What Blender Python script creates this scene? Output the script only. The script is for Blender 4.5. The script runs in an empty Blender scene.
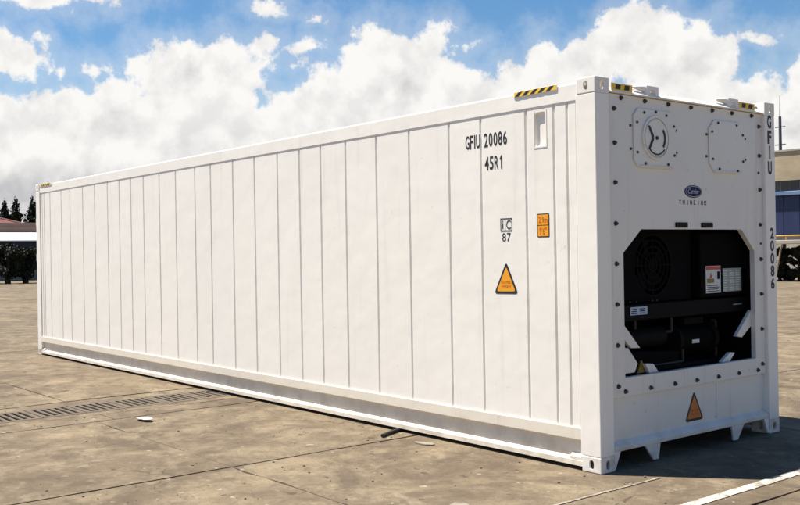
import bpy, bmesh, math, random
from mathutils import Vector, Matrix
R = math.radians
random.seed(7)
sc = bpy.context.scene
COL = sc.collection

# ------------------------------------------------------------------ camera
cam_d = bpy.data.cameras.new('camera')
cam = bpy.data.objects.new('camera', cam_d)
COL.objects.link(cam)
cam_d.sensor_width = 36.0
cam_d.lens = 962.33 / 800 * 36
cam_d.clip_start = 0.1
cam_d.clip_end = 3000
yaw, pitch, roll = 2.46320421, -0.000255, -0.016828
f = Vector((math.cos(pitch) * math.cos(yaw), math.cos(pitch) * math.sin(yaw), math.sin(pitch)))
r = f.cross(Vector((0, 0, 1))).normalized()
u = r.cross(f)
r2 = math.cos(roll) * r + math.sin(roll) * u
u2 = -math.sin(roll) * r + math.cos(roll) * u
m = Matrix((r2, u2, -f)).transposed().to_4x4()
m.translation = Vector((4.532, -5.492, 1.638))
cam.matrix_world = m
sc.camera = cam

# ------------------------------------------------------------------ sun, exposure
SUN = Vector((-0.90, -0.74, 2.896)).normalized()
sun_d = bpy.data.lights.new('sun', 'SUN')
sun_d.energy = 4.8
sun_d.angle = R(0.53)
sun_d.color = (1.0, 0.94, 0.84)
sun = bpy.data.objects.new('sun', sun_d)
sun.rotation_euler = SUN.to_track_quat('Z', 'Y').to_euler()
sun.location = (0, 0, 30)
COL.objects.link(sun)
sc.view_settings.view_transform = 'Standard'
sc.view_settings.look = 'None'
sc.view_settings.exposure = 1.03
sc.view_settings.gamma = 1.0


# ------------------------------------------------------------------ node helpers
class NT:
    def __init__(self, tree):
        self.t = tree

    def n(self, typ, **kw):
        nd = self.t.nodes.new(typ)
        for k, v in kw.items():
            if k == 'ins':
                for kk, vv in v.items():
                    self.s(nd.inputs[kk], vv)
            else:
                setattr(nd, k, v)
        return nd

    def s(self, sock, v):
        if isinstance(v, bpy.types.NodeSocket):
            self.t.links.new(v, sock)
        else:
            sock.default_value = v

    def math(self, op, a, b=None, c=None, clamp=False):
        nd = self.t.nodes.new('ShaderNodeMath')
        nd.operation = op
        nd.use_clamp = clamp
        for i, v in enumerate((a, b, c)):
            if v is not None:
                self.s(nd.inputs[i], v)
        return nd.outputs[0]

    def vmath(self, op, a, b=None, out=0):
        nd = self.t.nodes.new('ShaderNodeVectorMath')
        nd.operation = op
        self.s(nd.inputs[0], a)
        if b is not None:
            self.s(nd.inputs[1], b)
        return nd.outputs[out]

    def noise(self, vec, scale, detail=4, rough=0.55, dist=0.0):
        nd = self.n('ShaderNodeTexNoise')
        self.s(nd.inputs['Vector'], vec)
        nd.inputs['Scale'].default_value = scale
        nd.inputs['Detail'].default_value = detail
        nd.inputs['Roughness'].default_value = rough
        nd.inputs['Distortion'].default_value = dist
        return nd.outputs[0]

    def ramp(self, v, a, b, lo=0.0, hi=1.0, smooth=True):
        nd = self.n('ShaderNodeMapRange')
        nd.interpolation_type = 'SMOOTHSTEP' if smooth else 'LINEAR'
        self.s(nd.inputs[0], v)
        for i, x in enumerate((a, b, lo, hi)):
            self.s(nd.inputs[i + 1], x)
        return nd.outputs[0]

    def mix(self, fac, a, b, blend='MIX'):
        nd = self.n('ShaderNodeMix')
        nd.data_type = 'RGBA'
        nd.blend_type = blend
        self.s(nd.inputs[0], fac)
        for sock, v in ((nd.inputs[6], a), (nd.inputs[7], b)):
            self.s(sock, v if isinstance(v, bpy.types.NodeSocket) else (*v, 1.0) if len(v) == 3 else v)
        return nd.outputs[2]


# ------------------------------------------------------------------ sky
w = bpy.data.worlds.new('World')
sc.world = w
w.use_nodes = True
wt = w.node_tree
wt.nodes.clear()
W = NT(wt)
SKY = 0.060
sky = W.n('ShaderNodeTexSky', sky_type='NISHITA', sun_disc=False)
sky.sun_elevation = math.asin(SUN.z)
sky.sun_rotation = math.atan2(SUN.x, SUN.y)
sky.air_density = 1.0
sky.dust_density = 0.25
sky.ozone_density = 1.6
tc = W.n('ShaderNodeTexCoord')
dirv = tc.outputs['Generated']

# cumulus clouds: lumps given by compass bearing and height above the horizon (degrees)
LUMPS = [(160.88,14.59,3.96,1.16),(163.02,10.74,1.95,1.39),(161.56,12.00,0.58,0.80),(164.13,11.58,1.41,1.37),(160.53,10.22,0.53,0.76),(158.39,10.47,1.09,0.50),(163.59,7.17,2.14,1.95),(160.47,7.59,3.29,2.21),(157.50,7.95,2.30,2.24),(155.53,10.18,1.23,1.79),(153.56,10.00,2.27,2.59),(150.98,10.33,2.20,2.73),(149.44,12.16,1.28,0.68),(152.76,7.00,5.43,2.99),(149.10,11.21,0.82,0.68),(150.12,9.66,1.10,0.46),(146.57,11.96,1.30,0.51),(147.35,10.88,0.82,0.40),(145.65,13.49,0.83,0.56),(148.70,14.24,0.94,0.44),(147.52,7.59,3.53,1.98),(145.14,9.21,1.78,1.91),(142.45,10.05,2.26,3.35),(140.37,10.02,2.50,3.35),(138.57,10.56,1.43,2.87),(137.00,12.11,0.71,0.40),(137.41,9.20,2.49,1.74),(135.94,8.17,2.36,2.21),(134.44,9.86,1.29,1.49),(132.40,9.78,2.09,2.68),(129.79,10.22,2.06,2.15),(127.49,11.77,1.97,2.60),(125.84,10.55,2.49,3.16),(124.20,9.89,2.45,3.09),(122.19,10.51,0.69,1.96),(123.69,7.47,3.36,1.90),(120.59,11.67,1.15,0.43),(121.44,7.94,2.43,1.76),(120.18,7.96,1.35,1.63),(118.63,8.71,1.02,2.04),(118.20,6.57,3.03,2.27),
         (143.6,7.7,3.0,2.0),(112.0,8.0,4.5,3.6),(104.0,11.0,4.0,3.0),(95.0,7.5,6.0,3.4),(172.0,9.5,5.0,3.6),(182.0,7.0,6.0,3.0),(196.0,10.0,6.0,4.0)]
grp = bpy.data.node_groups.new('cloud_field', 'ShaderNodeTree')
grp.interface.new_socket('Bearing', in_out='INPUT', socket_type='NodeSocketFloat')
grp.interface.new_socket('Height', in_out='INPUT', socket_type='NodeSocketFloat')
grp.interface.new_socket('Dir', in_out='INPUT', socket_type='NodeSocketVector')
grp.interface.new_socket('Field', in_out='OUTPUT', socket_type='NodeSocketFloat')
G = NT(grp)
gi = G.n('NodeGroupInput')
go = G.n('NodeGroupOutput')
cx = G.n('ShaderNodeCombineXYZ')
G.s(cx.inputs[0], gi.outputs[0])
G.s(cx.inputs[1], gi.outputs[1])
# wispy warp of the coordinates so that the lumps lose their round outline
wn = G.n('ShaderNodeTexNoise')
G.s(wn.inputs['Vector'], gi.outputs[2])
wn.inputs['Scale'].default_value = 22
wn.inputs['Detail'].default_value = 3
wn.inputs['Roughness'].default_value = 0.6
wv = G.vmath('MULTIPLY', G.vmath('SUBTRACT', wn.outputs[1], (0.5, 0.5, 0.5)), (2.6, 2.2, 0.0))
pos = G.vmath('ADD', cx.outputs[0], wv)
acc = G.ramp(gi.outputs[1], 2.0, 10.5, 3.9, -3.0, smooth=False)      # a bank along the whole horizon
for (a, e, ra, re) in LUMPS:
    d = G.vmath('MULTIPLY', G.vmath('SUBTRACT', pos, (a, e, 0)), (1 / ra, 1 / re, 0))
    L = G.vmath('LENGTH', d, out=1)
    s = min(ra, re)
    fld = G.math('MULTIPLY_ADD', L, -s, s)
    acc = G.math('SMOOTH_MAX', acc, fld, 0.35)
# loose clouds over the rest of the sky
hi = G.noise(G.vmath('MULTIPLY', gi.outputs[2], (1, 1, 2.2)), 2.6, 4, 0.55)
hi = G.ramp(hi, 0.56, 0.80, -1.6, 2.5, smooth=False)
hi = G.math('ADD', hi, G.ramp(gi.outputs[1], 15.5, 22, -6, 0))
acc = G.math('SMOOTH_MAX', acc, hi, 0.4)
b1 = G.noise(gi.outputs[2], 38, 8, 0.66)
acc = G.math('ADD', acc, G.math('MULTIPLY', G.math('SUBTRACT', b1, 0.5), 2.5))
G.s(go.inputs[0], acc)

sep = W.n('ShaderNodeSeparateXYZ')
W.s(sep.inputs[0], dirv)
brg = W.math('MULTIPLY', W.math('ARCTAN2', sep.outputs[1], sep.outputs[0]), 57.29578)
brg = W.math('ADD', brg, W.math('MULTIPLY', W.math('LESS_THAN', brg, -60.0), 360.0))
hgt = W.math('MULTIPLY', W.math('ARCSINE', sep.outputs[2]), 57.29578)


def field(db, dh, dv):
    g = W.n('ShaderNodeGroup', node_tree=grp)
    W.s(g.inputs[0], W.math('ADD', brg, db))
    W.s(g.inputs[1], W.math('ADD', hgt, dh))
    W.s(g.inputs[2], W.vmath('ADD', dirv, dv))
    return g.outputs[0]


F0 = field(0.0, 0.0, (0, 0, 0))
mask = W.ramp(F0, -0.14, 0.48)
veil = W.math('MULTIPLY', W.ramp(F0, -1.3, 0.2), 0.26)
mask = W.math('MAXIMUM', mask, veil)
n0 = W.noise(dirv, 26, 5, 0.56)
n1 = W.noise(W.vmath('ADD', dirv, (-0.005, -0.005, 0.018)), 26, 5, 0.56)
relief = W.ramp(W.math('SUBTRACT', n0, n1), -0.15, 0.15, 0.0, 1.0, smooth=False)
depth = W.ramp(F0, 0.4, 3.4)
big = W.ramp(W.noise(W.vmath('MULTIPLY', dirv, (1, 1, 2.6)), 6.5, 4, 0.5), 0.36, 0.62)
grey = W.math('MULTIPLY', depth, W.math('MULTIPLY_ADD', big, 0.8, 0.2))
lit = W.math('SUBTRACT', W.math('MULTIPLY_ADD', relief, 0.30, 0.80), W.math('MULTIPLY', grey, 0.52))
low = W.math('MULTIPLY', W.ramp(hgt, 2.5, 8.5, 1.0, 0.0), W.ramp(W.noise(W.vmath('MULTIPLY', dirv, (1, 1, 3.0)), 4.0, 3, 0.5), 0.35, 0.6))
lit = W.math('SUBTRACT', lit, W.math('MULTIPLY', low, 0.20))
lit = W.math('MAXIMUM', lit, 0.30)
cloud_col = W.mix(lit, (0.40, 0.395, 0.435), (1.0, 0.985, 0.955))
bg_sky = W.n('ShaderNodeBackground')
gm = W.n('ShaderNodeHueSaturation')
gm.inputs['Saturation'].default_value = 1.3
W.s(gm.inputs['Color'], sky.outputs[0])
W.s(bg_sky.inputs[0], gm.outputs[0])
bg_sky.inputs[1].default_value = SKY
bg_cl = W.n('ShaderNodeBackground')
W.s(bg_cl.inputs[0], cloud_col)
bg_cl.inputs[1].default_value = 0.475
mx = W.n('ShaderNodeMixShader')
W.s(mx.inputs[0], mask)
W.s(mx.inputs[1], bg_sky.outputs[0])
W.s(mx.inputs[2], bg_cl.outputs[0])
wo = W.n('ShaderNodeOutputWorld')
W.s(wo.inputs[0], mx.outputs[0])


# ------------------------------------------------------------------ materials
def new_mat(name):
    mt = bpy.data.materials.new(name)
    mt.use_nodes = True
    t = mt.node_tree
    b = t.nodes['Principled BSDF']
    return mt, NT(t), b


def simple(name, col, rough=0.5, metal=0.0, var=0.12, scale=8.0, bump=0.0, spec=0.5):
    mt, N, b = new_mat(name)
    g = N.n('ShaderNodeNewGeometry')
    no = N.noise(g.outputs['Position'], scale, 5, 0.6)
    k = N.ramp(no, 0.25, 0.75, 1 - var, 1 + var, smooth=False)
    c = N.n('ShaderNodeVectorMath', operation='SCALE')
    c.inputs[0].default_value = col
    N.s(c.inputs['Scale'], k)
    N.s(b.inputs['Base Color'], c.outputs[0])
    N.s(b.inputs['Roughness'], N.ramp(no, 0.3, 0.7, max(rough - 0.08, 0.02), min(rough + 0.08, 1), smooth=False))
    b.inputs['Metallic'].default_value = metal
    b.inputs['Specular IOR Level'].default_value = spec
    if bump:
        bp = N.n('ShaderNodeBump')
        bp.inputs['Strength'].default_value = bump
        bp.inputs['Distance'].default_value = 0.01
        N.s(bp.inputs['Height'], N.noise(g.outputs['Position'], scale * 6, 3, 0.6))
        N.s(b.inputs['Normal'], bp.outputs[0])
    return mt


def white_paint(name, base=(0.80, 0.785, 0.755), grime=0.5, rough=0.42):
    """painted steel: slight tone drift, faint vertical streaks, small scuffs, dirt that gathers low down"""
    mt, N, b = new_mat(name)
    g = N.n('ShaderNodeNewGeometry')
    P = g.outputs['Position']
    oi = N.n('ShaderNodeObjectInfo')
    tone = N.noise(P, 0.9, 4, 0.55)
    c = N.mix(N.ramp(tone, 0.35, 0.7), base, tuple(x * 0.955 for x in base))
    c = N.mix(N.ramp(oi.outputs['Random'], 0, 1, 0, 0.5, smooth=False), c, tuple(x * y for x, y in zip(base, (0.965, 0.955, 0.945))))
    st = N.noise(N.vmath('MULTIPLY', P, (9, 9, 0.55)), 1.0, 5, 0.6)
    c = N.mix(N.math('MULTIPLY', N.ramp(st, 0.56, 0.78), 0.28 * grime), c, (0.36, 0.31, 0.25))
    sp = N.noise(P, 16, 4, 0.65)
    c = N.mix(N.math('MULTIPLY', N.ramp(sp, 0.66, 0.74), 0.35 * grime), c, (0.30, 0.25, 0.19))
    sx = N.n('ShaderNodeSeparateXYZ')
    N.s(sx.inputs[0], P)
    low = N.math('MULTIPLY', N.ramp(sx.outputs[2], 0.0, 0.34, 1, 0), N.ramp(N.noise(P, 5, 5, 0.65), 0.38, 0.7))
    c = N.mix(N.math('MULTIPLY', low, 0.5 * grime), c, (0.30, 0.215, 0.135))
    sc_ = N.noise(N.vmath('MULTIPLY', P, (2.2, 2.2, 9.0)), 2.4, 6, 0.7, 1.5)
    c = N.mix(N.math('MULTIPLY', N.ramp(sc_, 0.665, 0.70), 0.22 * grime), c, (0.25, 0.22, 0.18))
    N.s(b.inputs['Base Color'], c)
    N.s(b.inputs['Roughness'], N.ramp(tone, 0.3, 0.7, rough - 0.07, rough + 0.1, smooth=False))
    bp = N.n('ShaderNodeBump')
    bp.inputs['Strength'].default_value = 0.15
    bp.inputs['Distance'].default_value = 0.03
    N.s(bp.inputs['Height'], N.math('ADD', N.noise(P, 3.5, 2, 0.5), N.math('MULTIPLY', N.noise(P, 70, 2, 0.5), 0.04)))
    N.s(b.inputs['Normal'], bp.outputs[0])
    return mt


def concrete(name, per_piece=True):
    mt, N, b = new_mat(name)
    g = N.n('ShaderNodeNewGeometry')
    P = g.outputs['Position']
    big = N.noise(P, 0.33, 6, 0.6, 0.4)
    mid = N.noise(P, 1.7, 7, 0.66, 0.6)
    fine = N.noise(P, 21, 6, 0.76)
    grit = N.noise(P, 120, 3, 0.7)
    c = N.mix(N.ramp(big, 0.3, 0.7), (0.104, 0.077, 0.049), (0.190, 0.147, 0.093))
    c = N.mix(N.ramp(mid, 0.36, 0.66), c, (0.252, 0.200, 0.129))
    dk = N.noise(N.vmath('ADD', P, (17.3, 5.1, 0)), 0.95, 8, 0.70, 0.8)
    c = N.mix(N.math('MULTIPLY', N.ramp(dk, 0.50, 0.64), 0.66), c, (0.076, 0.053, 0.037))
    md = N.noise(N.vmath('ADD', P, (2.3, 44.0, 0)), 4.2, 6, 0.72, 0.4)
    c = N.mix(N.math('MULTIPLY', N.ramp(md, 0.46, 0.64), 0.52), c, (0.084, 0.061, 0.041))
    lt = N.noise(N.vmath('ADD', P, (3.3, 31.0, 0)), 2.9, 7, 0.72, 0.5)
    c = N.mix(N.math('MULTIPLY', N.ramp(lt, 0.55, 0.72), 0.55), c, (0.36, 0.298, 0.208))
    c = N.mix(N.math('MULTIPLY', N.ramp(fine, 0.47, 0.70), 0.5), c, (0.066, 0.050, 0.037))
    oil = N.noise(N.vmath('MULTIPLY', P, (1.0, 1.5, 1)), 5.0, 5, 0.62)
    c = N.mix(N.math('MULTIPLY', N.ramp(oil, 0.625, 0.685), 0.75), c, (0.036, 0.026, 0.020))
    ch = N.noise(N.vmath('ADD', P, (9, 2, 0)), 9.0, 5, 0.62)
    c = N.mix(N.math('MULTIPLY', N.ramp(ch, 0.645, 0.70), 0.7), c, (0.44, 0.38, 0.31))
    c = N.mix(N.ramp(grit, 0.35, 0.65, 0.0, 0.42, smooth=False), c, (0.084, 0.064, 0.044))
    # hairline cracks
    vo = N.n('ShaderNodeTexVoronoi', feature='DISTANCE_TO_EDGE')
    N.s(vo.inputs['Vector'], N.vmath('ADD', P, N.vmath('SCALE', N.n('ShaderNodeTexNoise', ins={'Vector': P, 'Scale': 1.6, 'Detail': 5.0}).outputs[1], None)))
    vo.inputs['Scale'].default_value = 0.22
    crack = N.math('MULTIPLY', N.ramp(vo.outputs[0], 0.0, 0.0035, 1, 0), N.ramp(big, 0.44, 0.56))
    c = N.mix(N.math('MULTIPLY', crack, 0.7), c, (0.04, 0.03, 0.024))
    if per_piece:
        oi = N.n('ShaderNodeObjectInfo')
        c = N.mix(1.0, c, N.mix(oi.outputs['Random'], (0.90, 0.90, 0.91), (1.10, 1.09, 1.07)), 'MULTIPLY')
    N.s(b.inputs['Base Color'], c)
    b.inputs['Roughness'].default_value = 0.86
    b.inputs['Specular IOR Level'].default_value = 0.25
    bp = N.n('ShaderNodeBump')
    bp.inputs['Strength'].default_value = 0.8
    bp.inputs['Distance'].default_value = 0.008
    h = N.math('ADD', N.math('MULTIPLY', fine, 0.9), N.math('MULTIPLY', grit, 0.35))
    h = N.math('ADD', h, N.math('MULTIPLY', mid, 1.2))
    h = N.math('SUBTRACT', h, N.math('MULTIPLY', crack, 1.0))
    N.s(bp.inputs['Height'], h)
    N.s(b.inputs['Normal'], bp.outputs[0])
    return mt


def worn_paint(name, paint=(0.50, 0.465, 0.40), bare=(0.14, 0.11, 0.08)):
    mt, N, b = new_mat(name)
    g = N.n('ShaderNodeNewGeometry')
    P = g.outputs['Position']
    n1 = N.noise(P, 5, 6, 0.7)
    n2 = N.noise(P, 34, 4, 0.7)
    wear = N.ramp(N.math('ADD', N.math('MULTIPLY', n1, 0.6), N.math('MULTIPLY', n2, 0.4)), 0.44, 0.58)
    c = N.mix(N.math('MULTIPLY', wear, 0.8), paint, bare)
    N.s(b.inputs['Base Color'], c)
    b.inputs['Roughness'].default_value = 0.8
    return mt


def leaf_mat(name, c0, c1):
    mt, N, b = new_mat(name)
    g = N.n('ShaderNodeNewGeometry')
    no = N.noise(g.outputs['Position'], 1.4, 3, 0.6)
    c = N.mix(N.ramp(no, 0.3, 0.7), c0, c1)
    N.s(b.inputs['Base Color'], c)
    b.inputs['Roughness'].default_value = 0.6
    b.inputs['Specular IOR Level'].default_value = 0.25
    return mt


def banded(name, c0, c1, axis_scale, rough=0.8):
    mt, N, b = new_mat(name)
    g = N.n('ShaderNodeNewGeometry')
    P = g.outputs['Position']
    c = N.mix(N.ramp(N.noise(P, 0.6, 6, 0.65), 0.3, 0.7), c0, c1)
    wv = N.noise(N.vmath('MULTIPLY', P, axis_scale), 1.0, 4, 0.6)
    c = N.mix(N.math('MULTIPLY', N.ramp(wv, 0.45, 0.7), 0.4), c, tuple(x * 0.6 for x in c0))
    N.s(b.inputs['Base Color'], c)
    b.inputs['Roughness'].default_value = rough
    return mt


M = dict(
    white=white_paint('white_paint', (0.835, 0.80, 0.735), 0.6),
    post=white_paint('white_frame_paint', (0.835, 0.80, 0.735), 0.5, 0.45),
    rail=white_paint('white_rail_paint', (0.76, 0.695, 0.585), 0.9, 0.45),
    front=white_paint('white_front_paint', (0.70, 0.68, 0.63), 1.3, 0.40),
    casting=white_paint('white_casting_paint', (0.77, 0.735, 0.675), 1.3, 0.5),
    dark=simple('black_machine_paint', (0.0030, 0.0030, 0.0034), 0.7, 0, 0.3, 12, 0, 0.04),
    dark2=simple('dark_grey_steel', (0.0065, 0.0065, 0.0068), 0.65, 0.0, 0.3, 12, 0, 0.05),
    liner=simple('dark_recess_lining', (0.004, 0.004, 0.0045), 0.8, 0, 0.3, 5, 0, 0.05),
    copper=simple('dull_copper', (0.014, 0.009, 0.007), 0.5, 0.3, 0.2, 20),
    steel=simple('bright_steel', (0.45, 0.45, 0.45), 0.35, 0.9, 0.1, 20),
    black=simple('black_print', (0.012, 0.012, 0.013), 0.55, 0, 0.15, 30),
    bolt=simple('black_bolt_rubber', (0.040, 0.034, 0.026), 0.6, 0, 0.5, 60),
    hole=simple('dark_void', (0.02, 0.015, 0.011), 0.9, 0, 0.2, 20),
    yellow=simple('hazard_yellow', (0.80, 0.50, 0.035), 0.5, 0, 0.08, 30),
    orange=simple('sticker_orange', (0.80, 0.33, 0.012), 0.5, 0, 0.06, 20),
    orange2=simple('sticker_deep_orange', (0.50, 0.145, 0.02), 0.5, 0, 0.06, 20),  # darker, redder orange used on the bulkhead triangle only
    redtext=simple('sticker_red_print', (0.42, 0.07, 0.012), 0.5, 0, 0.1, 20),
    blue=simple('badge_blue', (0.004, 0.008, 0.075), 0.45, 0, 0.05, 20, 0, 0.15),
    silver=simple('badge_silver', (0.40, 0.42, 0.46), 0.4, 0.2, 0.05, 20),
    labelwhite=simple('label_paper', (0.55, 0.57, 0.56), 0.5, 0, 0.08, 40),
    labelred=simple('label_red', (0.50, 0.05, 0.04), 0.5, 0, 0.08, 40),
    labelyel=simple('label_yellow', (0.22, 0.15, 0.02), 0.5, 0, 0.08, 40),
    labelblue=simple('label_pale_blue', (0.33, 0.42, 0.55), 0.5, 0, 0.15, 60),
    labelgreen=simple('label_grey_green', (0.26, 0.31, 0.28), 0.5, 0, 0.15, 60),
    slab=concrete('yard_concrete'),
    base=concrete('yard_concrete_base', False),
    cover=simple('drain_concrete', (0.104, 0.079, 0.054), 0.88, 0, 0.45, 7, 0.6),
    soil=simple('joint_dirt', (0.030, 0.023, 0.017), 0.95, 0, 0.3, 15),
    line=worn_paint('worn_white_line_paint'),
    paper=simple('paper_white', (0.42, 0.395, 0.35), 0.7, 0, 0.12, 20),
    line2=worn_paint('faded_line_paint', (0.30, 0.265, 0.21), (0.13, 0.10, 0.07)),
    scrap=simple('scrap_white', (0.22, 0.19, 0.15), 0.7, 0, 0.1, 20),
    rubber=simple('black_rubber', (0.016, 0.015, 0.012), 0.7, 0, 0.3, 30),
    stone=simple('grit_stone', (0.13, 0.105, 0.078), 0.9, 0, 0.55, 3),
    tile_red=banded('red_roof_tiles', (0.105, 0.024, 0.022), (0.15, 0.040, 0.034), (0.4, 3.0, 0.4)),
    tile_brown=banded('brown_roof_tiles', (0.050, 0.026, 0.019), (0.078, 0.040, 0.030), (0.4, 3.0, 0.4)),
    fascia=simple('white_fascia', (0.44, 0.46, 0.49), 0.6, 0, 0.05, 0.8),
    bluewall=simple('blue_painted_wall', (0.012, 0.024, 0.082), 0.55, 0, 0.25, 0.7),
    paleblue=simple('blue_awning_edge', (0.11, 0.18, 0.30), 0.6, 0, 0.2, 1.2),
    beige=banded('beige_render', (0.36, 0.29, 0.19), (0.46, 0.38, 0.26), (0.3, 0.3, 1.4)),
    pale=banded('pale_render', (0.30, 0.27, 0.22), (0.38, 0.34, 0.28), (0.8, 0.8, 1.0)),
    window=simple('dark_window_glass', (0.015, 0.017, 0.020), 0.12, 0, 0.2, 1.0),
    frame=simple('grey_window_frame', (0.14, 0.13, 0.12), 0.6, 0, 0.1, 3),
    mast=simple('dark_mast_steel', (0.05, 0.055, 0.065), 0.6, 0.2, 0.2, 3),
    ochre=simple('yellow_rail_paint', (0.42, 0.27, 0.07), 0.6, 0, 0.2, 3),
    bark=simple('bark', (0.035, 0.026, 0.018), 0.95, 0, 0.4, 8, 0.6),
    leaf=leaf_mat('dark_leaves', (0.008, 0.010, 0.005), (0.026, 0.030, 0.014)),
    conifer=leaf_mat('conifer_needles', (0.009, 0.015, 0.008), (0.022, 0.030, 0.013)),
    wood=simple('weathered_stake', (0.26, 0.20, 0.14), 0.85, 0, 0.3, 6),
)

# ------------------------------------------------------------------ object helpers
ORIGIN = {}


def link(name, me, mat, parent=None, origin=None):
    """link mesh data given in world coordinates as one object whose origin is at its own centre"""
    vs = [v.co for v in me.vertices]
    if origin is None:
        lo = Vector((min(v[i] for v in vs) for i in range(3)))
        hi_ = Vector((max(v[i] for v in vs) for i in range(3)))
        origin = (lo + hi_) / 2
        if parent is None:
            origin.z = lo.z
    origin = Vector(origin)
    me.transform(Matrix.Translation(-origin))
    o = bpy.data.objects.new(name, me)
    if mat is not None:
        mats = mat if isinstance(mat, (list, tuple)) else [mat]
        for k in mats:
            me.materials.append(k)
    COL.objects.link(o)
    ORIGIN[o.name] = origin.copy()
    if parent is not None:
        o.parent = parent
        o.location = origin - ORIGIN[parent.name]
    else:
        o.location = origin
    return o


def share(src, pos, parent=None, name=None, rot=None):
    """another object on the same mesh data at a world position"""
    o = src.copy()
    if name:
        o.name = name
    COL.objects.link(o)
    pos = Vector(pos)
    ORIGIN[o.name] = pos
    o.parent = parent
    o.location = pos - (ORIGIN[parent.name] if parent is not None else Vector())
    if rot is not None:
        o.rotation_euler = rot
    return o


def thing(name, loc, label, cat, group=None):
    o = bpy.data.objects.new(name, None)
    COL.objects.link(o)
    o.location = loc
    o.empty_display_size = 0.3
    ORIGIN[o.name] = Vector(loc)
    return tag(o, label, cat, group)


def tag(o, label=None, cat=None, group=None, kind=None):
    for k, v in (('label', label), ('category', cat), ('group', group), ('kind', kind)):
        if v:
            o[k] = v
    return o


class MB:
    def __init__(self):
        self.b = bmesh.new()

    def _take(self, other):
        me = bpy.data.meshes.new('tmp')
        other.to_mesh(me)
        other.free()
        self.b.from_mesh(me)
        bpy.data.meshes.remove(me)
        return self

    def box(self, x0, x1, y0, y1, z0, z1, bev=0.0, seg=2):
        t = bmesh.new()
        bmesh.ops.create_cube(t, size=1)
        for v in t.verts:
            v.co = Vector(((x0 + x1) / 2 + v.co.x * (x1 - x0), (y0 + y1) / 2 + v.co.y * (y1 - y0), (z0 + z1) / 2 + v.co.z * (z1 - z0)))
        if bev:
            bmesh.ops.bevel(t, geom=t.edges[:], offset=bev, segments=seg, affect='EDGES', profile=0.5)
        return self._take(t)

    def prism(self, pts, axis, a0, a1, bev=0.0):
        """extrude a polygon: axis 'x' takes (y,z) points, 'y' takes (x,z), 'z' takes (x,y)"""
        t = bmesh.new()
        mk = {'x': lambda p, a: (a, p[0], p[1]), 'y': lambda p, a: (p[0], a, p[1]), 'z': lambda p, a: (p[0], p[1], a)}[axis]
        A = [t.verts.new(mk(p, a0)) for p in pts]
        B = [t.verts.new(mk(p, a1)) for p in pts]
        t.faces.new(A)
        t.faces.new(B)
        n = len(pts)
        for i in range(n):
            t.faces.new((A[i], A[(i + 1) % n], B[(i + 1) % n], B[i]))
        bmesh.ops.recalc_face_normals(t, faces=t.faces[:])
        if bev:
            bmesh.ops.bevel(t, geom=t.edges[:], offset=bev, segments=2, affect='EDGES', profile=0.5)
        return self._take(t)

    def tube(self, p0, p1, r0, r1=None, seg=12, cap=True):
        t = bmesh.new()
        p0, p1 = Vector(p0), Vector(p1)
        d = p1 - p0
        bmesh.ops.create_cone(t, cap_ends=cap, segments=seg, radius1=r0, radius2=r0 if r1 is None else r1, depth=d.length)
        q = d.to_track_quat('Z', 'Y').to_matrix().to_4x4()
        q.translation = (p0 + p1) / 2
        bmesh.ops.transform(t, matrix=q, verts=t.verts[:])
        return self._take(t)

    def ring(self, c, ri, ro, x0, x1, seg=32, a0=0.0, a1=360.0):
        """flat ring (or arc) in the YZ plane around c=(y,z), thickness x0..x1"""
        t = bmesh.new()
        full = abs(a1 - a0) >= 360
        n = seg
        L = []
        for i in range(n if full else n + 1):
            a = R(a0 + (a1 - a0) * i / n)
            L.append([t.verts.new((x, c[0] + rr * math.cos(a), c[1] + rr * math.sin(a))) for rr, x in ((ri, x0), (ri, x1), (ro, x1), (ro, x0))])
        for i in range(n):
            a, b_ = L[i], L[(i + 1) % len(L)]
            for k in range(4):
                t.faces.new((a[k], a[(k + 1) % 4], b_[(k + 1) % 4], b_[k]))
        if not full:
            t.faces.new(L[0])
            t.faces.new(L[-1])
        bmesh.ops.recalc_face_normals(t, faces=t.faces[:])
        return self._take(t)

    def mesh(self, name, smooth=None):
        me = bpy.data.meshes.new(name)
        self.b.to_mesh(me)
        self.b.free()
        if smooth:
            for p in me.polygons:
                p.use_smooth = True
            try:
                me.set_sharp_from_angle(angle=R(smooth))
            except Exception:
                pass
        return me

    def build(self, name, mat, parent=None, origin=None, smooth=None):
        return link(name, self.mesh(name, smooth), mat, parent, origin)


def cut(mb, cutters):
    """boolean difference of one MB by several others, returns a mesh"""
    o = bpy.data.objects.new('a', mb.mesh('a'))
    COL.objects.link(o)
    tmp = [o]
    for c in cutters:
        q = bpy.data.objects.new('c', c.mesh('c'))
        COL.objects.link(q)
        tmp.append(q)
        md = o.modifiers.new('b', 'BOOLEAN')
        md.operation = 'DIFFERENCE'
        md.solver = 'EXACT'
        md.object = q
    dg = bpy.context.evaluated_depsgraph_get()
    me = bpy.data.meshes.new_from_object(o.evaluated_get(dg))
    for q in tmp:
        d = q.data
        bpy.data.objects.remove(q)
        bpy.data.meshes.remove(d)
    me.materials.clear()
    return me


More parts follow.
